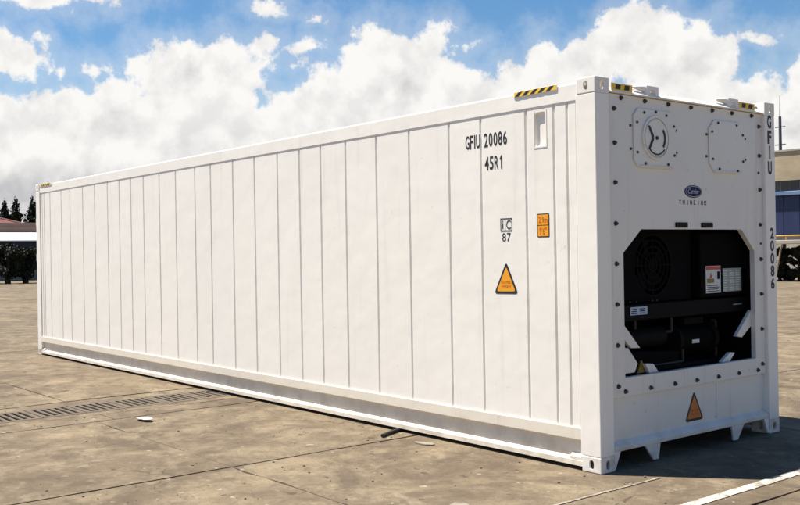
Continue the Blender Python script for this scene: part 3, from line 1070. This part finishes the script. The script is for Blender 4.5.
# control box with stickers
CB = MB().box(-0.42, -0.152, 1.50, 2.17, 1.215, 1.76, 0.012).build('control_box', M['dark'], C)
lb = MB().box(-0.1515, -0.1500, 1.576, 1.794, 1.250, 1.478).build('warning_label', M['labelwhite'], CB)
MB().box(-0.1498, -0.1492, 1.580, 1.790, 1.446, 1.474).build('label_band', M['labelred'], lb)
MB().box(-0.1498, -0.1492, 1.590, 1.695, 1.335, 1.372).build('label_block', M['labelyel'], lb)
lp = MB()
lp.prism([(1.630, 1.378), (1.670, 1.378), (1.650, 1.425)], 'x', -0.1498, -0.1492)
lp.build('label_block', M['labelred'], lb)
lp = MB()
lp.box(-0.1498, -0.1492, 1.742, 1.778, 1.365, 1.430)
for k in range(4):
    lp.box(-0.1498, -0.1492, 1.595, 1.770 - 0.02 * (k % 2), 1.262 + k * 0.016, 1.268 + k * 0.016)
lp.build('label_print', M['dark2'], lb)
lb = MB().box(-0.1515, -0.1500, 1.826, 2.110, 1.254, 1.453).build('wiring_label', M['labelgreen'], CB)
lp = MB()
rl = random.Random(3)
for i in range(9):
    for j in range(3):
        a = 1.836 + j * 0.092
        lp.box(-0.1498, -0.1492, a, a + rl.uniform(0.045, 0.078), 1.264 + i * 0.0205, 1.273 + i * 0.0205)
lp.build('label_print', M['labelwhite'], lb)
MB().tube((-0.135, 1.95, 1.140), (-0.135, 2.085, 1.142), 0.006).build('handle_bar', M['steel'], C, smooth=40)
# beam across the middle
BM = MB().box(-0.26, -0.148, 0.245, 2.19, 1.075, 1.200, 0.008).build('cross_beam', M['dark2'], C)
lb = MB().box(-0.1475, -0.1462, 0.557, 0.768, 1.119, 1.181).build('serial_label', M['labelblue'], BM)
lp = MB()
for i in range(3):
    for j in range(2):
        lp.box(-0.1460, -0.1455, 0.570 + j * 0.1, 0.570 + j * 0.1 + 0.07, 1.128 + i * 0.016, 1.135 + i * 0.016)
lp.build('label_print', M['dark2'], lb)
for y in (0.52, 0.60, 0.80, 0.86):
    MB().tube((-0.147, y, 1.225), (-0.12, y, 1.225), 0.008, None, 8).build('stud', M['copper'], C)
# compressor, receiver, pipework
CP = MB().tube((-0.34, 1.33, 0.86), (-0.34, 1.78, 0.86), 0.125, None, 24).build('compressor', M['dark'], C, smooth=40)
cc = MB()
cc.tube((-0.34, 1.78, 0.86), (-0.34, 1.83, 0.86), 0.145, None, 24)
for k in range(8):
    a = 2 * math.pi * k / 8
    cc.tube((-0.34 + 0.12 * math.cos(a), 1.83, 0.86 + 0.12 * math.sin(a)), (-0.34 + 0.12 * math.cos(a), 1.845, 0.86 + 0.12 * math.sin(a)), 0.012, None, 6)
MB().tube((-0.34, 1.29, 0.86), (-0.34, 1.33, 0.86), 0.14, None, 24).build('end_flange', M['dark2'], CP, smooth=40)
cc.build('end_flange', M['dark2'], CP, smooth=40)
MB().box(-0.42, -0.26, 1.42, 1.70, 0.986, 1.05, 0.012).build('cylinder_head', M['dark2'], CP)
MB().box(-0.218, -0.212, 1.46, 1.56, 0.835, 0.865).build('maker_plate', M['labelwhite'], CP)
MB().tube((-0.30, 0.62, 0.92), (-0.30, 1.12, 0.92), 0.085, None, 20).build('receiver_tank', M['dark2'], C, smooth=40)
for pts in ([(-0.25, 1.12, 0.95), (-0.25, 1.22, 0.95), (-0.25, 1.22, 1.07)], [(-0.22, 0.70, 1.0), (-0.22, 0.70, 1.07)], [(-0.28, 1.90, 0.68), (-0.28, 1.90, 1.0), (-0.28, 1.83, 1.0)], [(-0.20, 0.85, 0.70), (-0.20, 1.30, 0.70), (-0.20, 1.30, 0.80)]):
    pi = MB()
    for a, b_ in zip(pts, pts[1:]):
        pi.tube(a, b_, 0.014, None, 8)
    pi.build('refrigerant_pipe', M['copper'], C, smooth=40)
MB().box(-0.50, -0.17, 0.50, 1.95, 0.656, 0.690, 0.006).build('base_tray', M['dark2'], C)
rc = MB()
rc.prism([(0.62, 0.69), (1.24, 0.69), (1.24, 0.79), (0.62, 0.83)], 'x', -0.48, -0.19, 0.006)
rc.build('power_box', M['dark'], C)
# white gusset plates in the lower corners of the opening
X0, X1 = -0.110, -0.077
for nm, pts in (('corner_brace', [(0.325, 1.122), (0.325, 0.998), (0.474, 0.878), (0.580, 0.872)]),
                ('corner_plate', [(0.345, 0.888), (0.432, 0.882), (0.547, 0.756), (0.509, 0.690), (0.345, 0.690)]),
                ('foot_brace', [(0.641, 0.746), (0.741, 0.738), (0.806, 0.6685), (0.690, 0.6685)]),
                ('corner_brace', [(W_ - 0.300, 1.085), (W_ - 0.300, 0.950), (1.988, 0.856), (1.900, 0.872)]),
                ('foot_brace', [(1.808, 0.743), (1.878, 0.735), (1.800, 0.6685), (1.672, 0.6685)])):
    MB().prism(pts, 'x', X0, X1, 0.003).build(nm, M['front'], C)
MB().prism([(0.585, 0.672), (0.700, 0.672), (0.640, 0.770)], 'x', -0.125, -0.1115).build('caution_sticker', M['labelyel'], C)

# ------------------------------------------------------------------ small things on the ground
b = bmesh.new()
rl = random.Random(5)
outline = [(0.0, 0.0), (0.10, -0.025), (0.22, -0.01), (0.27, 0.035), (0.21, 0.085), (0.08, 0.095), (0.02, 0.06)]
top = [b.verts.new((-4.70 + x, -1.50 + y, 0.012 + rl.uniform(0, 0.018))) for x, y in outline]
mid = b.verts.new((-4.57, -1.455, 0.032))
low = [b.verts.new((v.co.x, v.co.y, v.co.z - 0.003)) for v in top]
midl = b.verts.new((-4.57, -1.455, 0.029))
for i in range(7):
    j = (i + 1) % 7
    b.faces.new((mid, top[i], top[j]))
    b.faces.new((midl, low[j], low[i]))
    b.faces.new((top[i], low[i], low[j], top[j]))
me = bpy.data.meshes.new('paper_scrap')
b.to_mesh(me)
b.free()
tag(link('paper_scrap', me, M['paper']), 'crumpled white scrap lying on the concrete beside the drain', 'scrap')
for (x, y, s, lab) in ((-1.74, -0.20, 0.11, 'small pale flat scrap near the middle of the container rail'), (-0.05, -1.35, 0.10, 'pale flat scrap on the concrete near the camera edge')):
    b = bmesh.new()
    vv = [b.verts.new((x + s * math.cos(a) * rl.uniform(0.6, 1.2), y + s * 0.7 * math.sin(a) * rl.uniform(0.6, 1.2), 0.006 + rl.uniform(0, 0.006))) for a in [2 * math.pi * i / 8 for i in range(8)]]
    lo_v = [b.verts.new((v.co.x, v.co.y, 0.001)) for v in vv]
    b.faces.new(vv)
    for i in range(8):
        b.faces.new((vv[i], lo_v[i], lo_v[(i + 1) % 8], vv[(i + 1) % 8]))
    me = bpy.data.meshes.new('flat_scrap')
    b.to_mesh(me)
    b.free()
    tag(link('flat_scrap', me, M['scrap']), lab, 'scrap')
ho = MB()
pth = [(-2.215, -0.290, 0.018), (-2.265, -0.19, 0.019), (-2.315, -0.08, 0.018), (-2.36, 0.06, 0.018), (-2.38, 0.25, 0.018)]
for a, b_ in zip(pth, pth[1:]):
    ho.tube(a, b_, 0.016, None, 12)
tag(ho.build('rubber_hose', M['rubber'], smooth=50), 'short black hose end poking out from under the container rail', 'hose')
# grit
gs = bmesh.new()
rl = random.Random(21)
for i in range(420):
    if rl.random() < 0.75:
        x, y = rl.uniform(-7, 2.4), rl.uniform(-4.2, -0.1)
    else:
        x, y = rl.uniform(0.2, 2.5), rl.uniform(-2.5, 2.0)
    s = rl.choice((0.003, 0.004, 0.005, 0.006, 0.007, 0.011))
    q = bmesh.ops.create_icosphere(gs, subdivisions=1, radius=s)
    mt_ = Matrix.Translation((x, y, s * 0.4)) @ Matrix.Rotation(rl.uniform(0, 6), 4, 'Z') @ Matrix.Diagonal((1.0, rl.uniform(0.6, 1.2), 0.45, 1))
    bmesh.ops.transform(gs, matrix=mt_, verts=q['verts'])
me = bpy.data.meshes.new('gravel')
gs.to_mesh(me)
gs.free()
tag(link('gravel', me, M['stone']), 'loose grit scattered over the concrete yard', None, None, 'stuff')


# ------------------------------------------------------------------ trees
def leaves_mesh(name, blobs, n, size, seed, droop=0.0):
    rt = random.Random(seed)
    vs_, fs = [], []
    tot = sum(b_[3] * b_[4] * b_[5] for b_ in blobs)
    for (cx_, cy_, cz_, ax, ay, az) in blobs:
        for _ in range(max(6, int(n * ax * ay * az / tot))):
            d = Vector((rt.gauss(0, 1), rt.gauss(0, 1), rt.gauss(0, 1))).normalized() * (rt.random() ** 0.45)
            p = Vector((cx_ + d.x * ax, cy_ + d.y * ay, cz_ + d.z * az))
            nrm = Vector((rt.gauss(0, 1), rt.gauss(0, 1), rt.gauss(0.5, 1))).normalized()
            a = nrm.orthogonal().normalized()
            a = Matrix.Rotation(rt.uniform(0, 6.28), 3, nrm) @ a
            c = nrm.cross(a)
            s = size * rt.uniform(0.6, 1.35)
            k = len(vs_)
            vs_ += [tuple(p - a * s), tuple(p + c * s * 0.5), tuple(p + a * s), tuple(p - c * s * 0.5)]
            fs.append((k, k + 1, k + 2, k + 3))
    me_ = bpy.data.meshes.new(name)
    me_.from_pydata(vs_, [], fs)
    return me_


def broad_tree(name, x, y, h, rad, label, seed, trunk_r=0.14, clear=0.28, group='dark trees before the red roofed building'):
    rt = random.Random(seed)
    o = thing(name, (x, y, 0), label, 'tree', group)
    tr = MB()
    p = Vector((x, y, -0.02))
    for k in range(4):
        q = Vector((x + rt.uniform(-0.1, 0.1), y + rt.uniform(-0.1, 0.1), h * 0.75 * (k + 1) / 4))
        tr.tube(p, q, trunk_r * (1 - k * 0.2), trunk_r * (0.8 - k * 0.2), 9)
        p = q
    for k in range(6):
        a = k * 1.05 + rt.random()
        z = h * rt.uniform(0.3, 0.6)
        tr.tube((x, y, z), (x + rad * 0.75 * math.cos(a), y + rad * 0.75 * math.sin(a), z + h * rt.uniform(0.12, 0.3)), trunk_r * 0.35, 0.02, 6)
    tr.build('trunk', M['bark'], o, smooth=60)
    blobs = []
    for k in range(22):
        a = rt.uniform(0, 6.28)
        q = rad * rt.uniform(0.1, 0.85)
        z = h * rt.uniform(clear, 0.90)
        s = rad * rt.uniform(0.25, 0.5)
        blobs.append((x + q * math.cos(a), y + q * math.sin(a), z, s, s, s * 0.8))
    link('crown', leaves_mesh('crown', blobs, 9000, 0.055 + 0.02 * (rad > 0.8), seed), M['leaf'], o)
    return o


def cypress(x, y, h, rad, label, seed):
    rt = random.Random(seed)
    o = thing('conifer_tree', (x, y, 0), label, 'tree', 'conifers behind the red roof')
    tr = MB().tube((x, y, -0.02), (x, y, h * 0.97), 0.18, 0.02, 8)
    for k in range(16):
        z = h * (0.2 + 0.7 * k / 16)
        a = k * 2.4
        q = rad * (1 - z / h) ** 0.7 * 0.9
        tr.tube((x, y, z), (x + q * math.cos(a), y + q * math.sin(a), z + 0.1), 0.035, 0.01, 5)
    tr.build('trunk', M['bark'], o, smooth=60)
    blobs = []
    for k in range(34):
        f_ = 0.16 + 0.84 * k / 33
        z = h * f_
        q = rad * (1 - f_) ** 0.75 + 0.08
        a = k * 2.4 + rt.uniform(-0.4, 0.4)
        off = q * rt.uniform(0.25, 0.65)
        blobs.append((x + off * math.cos(a), y + off * math.sin(a), z, q * rt.uniform(0.65, 1.0), q * rt.uniform(0.65, 1.0), h * 0.06))
    link('crown', leaves_mesh('crown', blobs, 9000, 0.20, seed), M['conifer'], o)
    return o


# ------------------------------------------------------------------ building behind the left end
def roof_rows(me_mb, x0, z0, x1, z1, y0, y1, rows):
    for k in range(rows):
        a, b_ = k / rows, (k + 1) / rows
        xa, za = x0 + (x1 - x0) * a, z0 + (z1 - z0) * a
        xb, zb = x0 + (x1 - x0) * b_, z0 + (z1 - z0) * b_
        me_mb.prism([(xa, za + 0.05), (xb, zb + 0.012), (xb, zb - 0.03), (xa, za - 0.03)], 'y', y0, y1)


BL = thing('red_roofed_building', (-74, 18, 0), 'low building with red brown tiled roof and wide white fascia behind the trees', 'building')
MB().box(-79.5, -71.2, -6, 46, 0, 3.0).build('wall', M['bluewall'], BL)
MB().box(-71.2, -70.9, -6, 46, 0, 0.75).build('plinth', M['pale'], BL)
MB().prism([(-70.0, 2.93), (-70.0, 3.02), (-71.6, 3.72), (-79.8, 3.72), (-79.8, 2.93)], 'y', -7, 47).build('fascia', M['fascia'], BL)
rr_ = MB()
roof_rows(rr_, -71.5, 3.72, -73.2, 4.45, -7, 47, 9)
roof_rows(rr_, -79.6, 3.72, -73.2, 4.45, -7, 47, 9)
rr_.build('roof', M['tile_brown'], BL)
for k in range(12):
    y = -4 + k * 4.0
    wd_ = MB().box(-71.25, -71.16, y, y + 1.5, 1.0, 2.3).build('window', M['frame'], BL)
    MB().box(-71.158, -71.15, y + 0.08, y + 0.71, 1.08, 2.22).build('pane', M['window'], wd_)
    MB().box(-71.158, -71.15, y + 0.79, y + 1.42, 1.08, 2.22).build('pane', M['window'], wd_)
for k in range(11):
    y = -6.4 + k * 5.2
    MB().box(-70.6, -70.3, y, y + 0.3, 0, 2.949).build('veranda_post', M['frame'], BL)
BH = thing('red_hip_roof_house', (-84, 16, 0), 'house with a higher red hip roof rising behind the low building', 'house')
MB().box(-89, -80.3, 6, 20.0, 0, 4.6).build('wall', M['pale'], BH)
hp = bmesh.new()
E4 = [hp.verts.new(p) for p in ((-79.6, 5.3, 4.45), (-79.6, 21.6, 4.45), (-90, 21.6, 4.45), (-90, 5.3, 4.45))]
Rg = [hp.verts.new(p) for p in ((-84.6, 9.6, 5.72), (-84.6, 18.6, 5.72))]
for q in ((E4[0], E4[1], Rg[1], Rg[0]), (E4[1], E4[2], Rg[1]), (E4[2], E4[3], Rg[0], Rg[1]), (E4[3], E4[0], Rg[0]), (E4[3], E4[2], E4[1], E4[0])):
    hp.faces.new(q)
bmesh.ops.recalc_face_normals(hp, faces=hp.faces[:])
hm = MB()
hm._take(hp)
hm.tube((-84.6, 9.5, 5.74), (-84.6, 18.7, 5.74), 0.11, None, 8)
for a, b_ in (((-79.6, 21.6, 4.47), (-84.6, 18.6, 5.74)), ((-79.6, 5.3, 4.47), (-84.6, 9.6, 5.74))):
    hm.tube(a, b_, 0.10, None, 8)
hm.build('roof', M['tile_red'], BH)

cypress(-115, 30.1, 8.5, 1.5, 'dark conifer left of the tallest of the pair on the roofline', 101)
cypress(-115, 31.35, 8.75, 1.7, 'dark conifer with blunt top between two others above the roof', 102)
cypress(-115, 33.4, 9.1, 2.1, 'dark pointed conifer just left of the container top corner', 103)
cypress(-115, 28.6, 8.2, 1.1, 'dark conifer above the higher red roof at the picture edge', 104)
cypress(-115, 36.2, 9.0, 1.3, 'dark conifer hidden behind the container end', 105)

for k, (x, y, h, rad, lab) in enumerate(((-62.0, 12.2, 3.0, 1.15, 'bushy dark tree at the left picture edge before the blue wall'),
                                         (-61.5, 14.3, 2.85, 1.05, 'bushy dark tree with a thick trunk left of its smaller neighbour'),
                                         (-61.8, 15.55, 2.35, 0.95, 'smaller dark tree closest to the container end before the blue wall'),
                                         (-62.0, 17.4, 2.5, 1.0, 'dark tree standing behind the far end of the container'),
                                         (-63.0, 10.2, 2.9, 1.1, 'dark tree beyond the left picture edge'),
                                         (-63.4, 13.3, 2.6, 1.0, 'dark tree standing in the second row behind two others'))):
    broad_tree('broadleaf_tree', x, y, h, rad, lab, 40 + k, 0.2, 0.20)

# ------------------------------------------------------------------ building behind the right end
BR = thing('beige_warehouse', (-27, 50, 0), 'beige rendered warehouse with dark window band and blue cladding beyond the container', 'warehouse')
MB().box(-48, -8, 47.0, 60, 5.42, 7.1).build('upper_wall', M['beige'], BR)
MB().box(-48.1, -7.9, 46.93, 60.1, 7.1, 7.2).build('parapet_cap', M['pale'], BR)
MB().box(-48, -8, 47.25, 60, 4.70, 5.42).build('window_recess', M['frame'], BR)
for k in range(32):
    x = -47.6 + k * 1.24
    wn_ = MB().box(x, x + 1.1, 47.20, 47.248, 4.80, 5.40).build('window', M['frame'], BR)
    MB().box(x + 0.05, x + 0.53, 47.188, 47.198, 4.84, 5.36).build('pane', M['window'], wn_)
    MB().box(x + 0.57, x + 1.05, 47.188, 47.198, 4.84, 5.36).build('pane', M['window'], wn_)
MB().box(-48, -8, 46.75, 47.3, 4.55, 4.78, 0.02, 1).build('awning_edge', M['paleblue'], BR)
cl0 = None
for k in range(40):
    x = -47.5 + k
    if cl0 is None:
        cl0 = MB().box(x - 0.49, x + 0.49, 47.0, 47.12, 2.28, 4.548, 0.03, 1).build('cladding_panel', M['bluewall'], BR)
    else:
        share(cl0, (x, 47.06, 3.414), BR, 'cladding_panel')
MB().box(-48, -8, 47.1205, 60, 0, 4.69).build('lower_wall', M['pale'], BR)
MS = thing('antenna_mast', (-26.83, 50, 7.2), 'thin dark antenna mast with two crossbars on the warehouse roof', 'antenna')
MB().tube((-26.83, 50, 7.2), (-26.83, 50, 9.6), 0.10, 0.085, 10).build('pole', M['mast'], MS, smooth=50)
MB().tube((-26.83, 50, 9.6), (-26.82, 50, 10.9), 0.035, 0.015, 8).build('whip', M['mast'], MS, smooth=50)
for z, s in ((8.95, 0.32), (7.86, 0.34)):
    MB().tube((-26.83 - s, 50, z), (-26.83 + s, 50, z), 0.035, None, 8).build('crossbar', M['mast'], MS)
LS = thing('low_shelter', (-19, 36.8, 0), 'low open shelter with a thin pale roof slab and yellow railing', 'shelter')
MB().box(-26, -12, 35.9, 38.2, 1.72, 1.90, 0.02, 1).build('roof_slab', M['pale'], LS)
rl_ = MB().tube((-26, 36, 2.09), (-12, 36, 2.09), 0.045, None, 8).build('railing', M['ochre'], LS)
for k in range(20):
    x = -25.9 + k * 0.72
    MB().tube((x, 36, 1.90), (x, 36, 2.05), 0.04, None, 8).build('railing_post', M['ochre'], LS)
for k in range(8):
    x = -25.6 + k * 1.9
    MB().box(x - 0.06, x + 0.06, 36.2, 36.32, 0, 1.718).build('support_post', M['mast'], LS)
    MB().box(x - 0.06, x + 0.06, 37.9, 38.02, 0, 1.718).build('support_post', M['mast'], LS)
MB().tube((-19.15, 35.75, 0.0), (-18.85, 35.85, 1.71), 0.045, None, 8).build('leaning_pole', M['wood'], LS)
for k, (x, y, h, rad, lab) in enumerate(((-18.6, 36.9, 1.68, 0.55, 'dark shrub behind the leaning pole under the shelter roof'),
                                         (-17.7, 37.0, 1.66, 0.60, 'dark shrub at the right picture edge under the shelter roof'),
                                         (-19.6, 37.0, 1.64, 0.55, 'dark shrub beside the container post under the shelter roof'),
                                         (-16.6, 37.0, 1.66, 0.6, 'dark shrub beyond the right picture edge under the shelter'),
                                         (-21.0, 37.0, 1.6, 0.6, 'dark shrub hidden behind the container under the shelter'))):
    broad_tree('dark_shrub', x, y, h, rad, lab, 70 + k, 0.09, 0.1, 'dark shrubs under the low shelter')
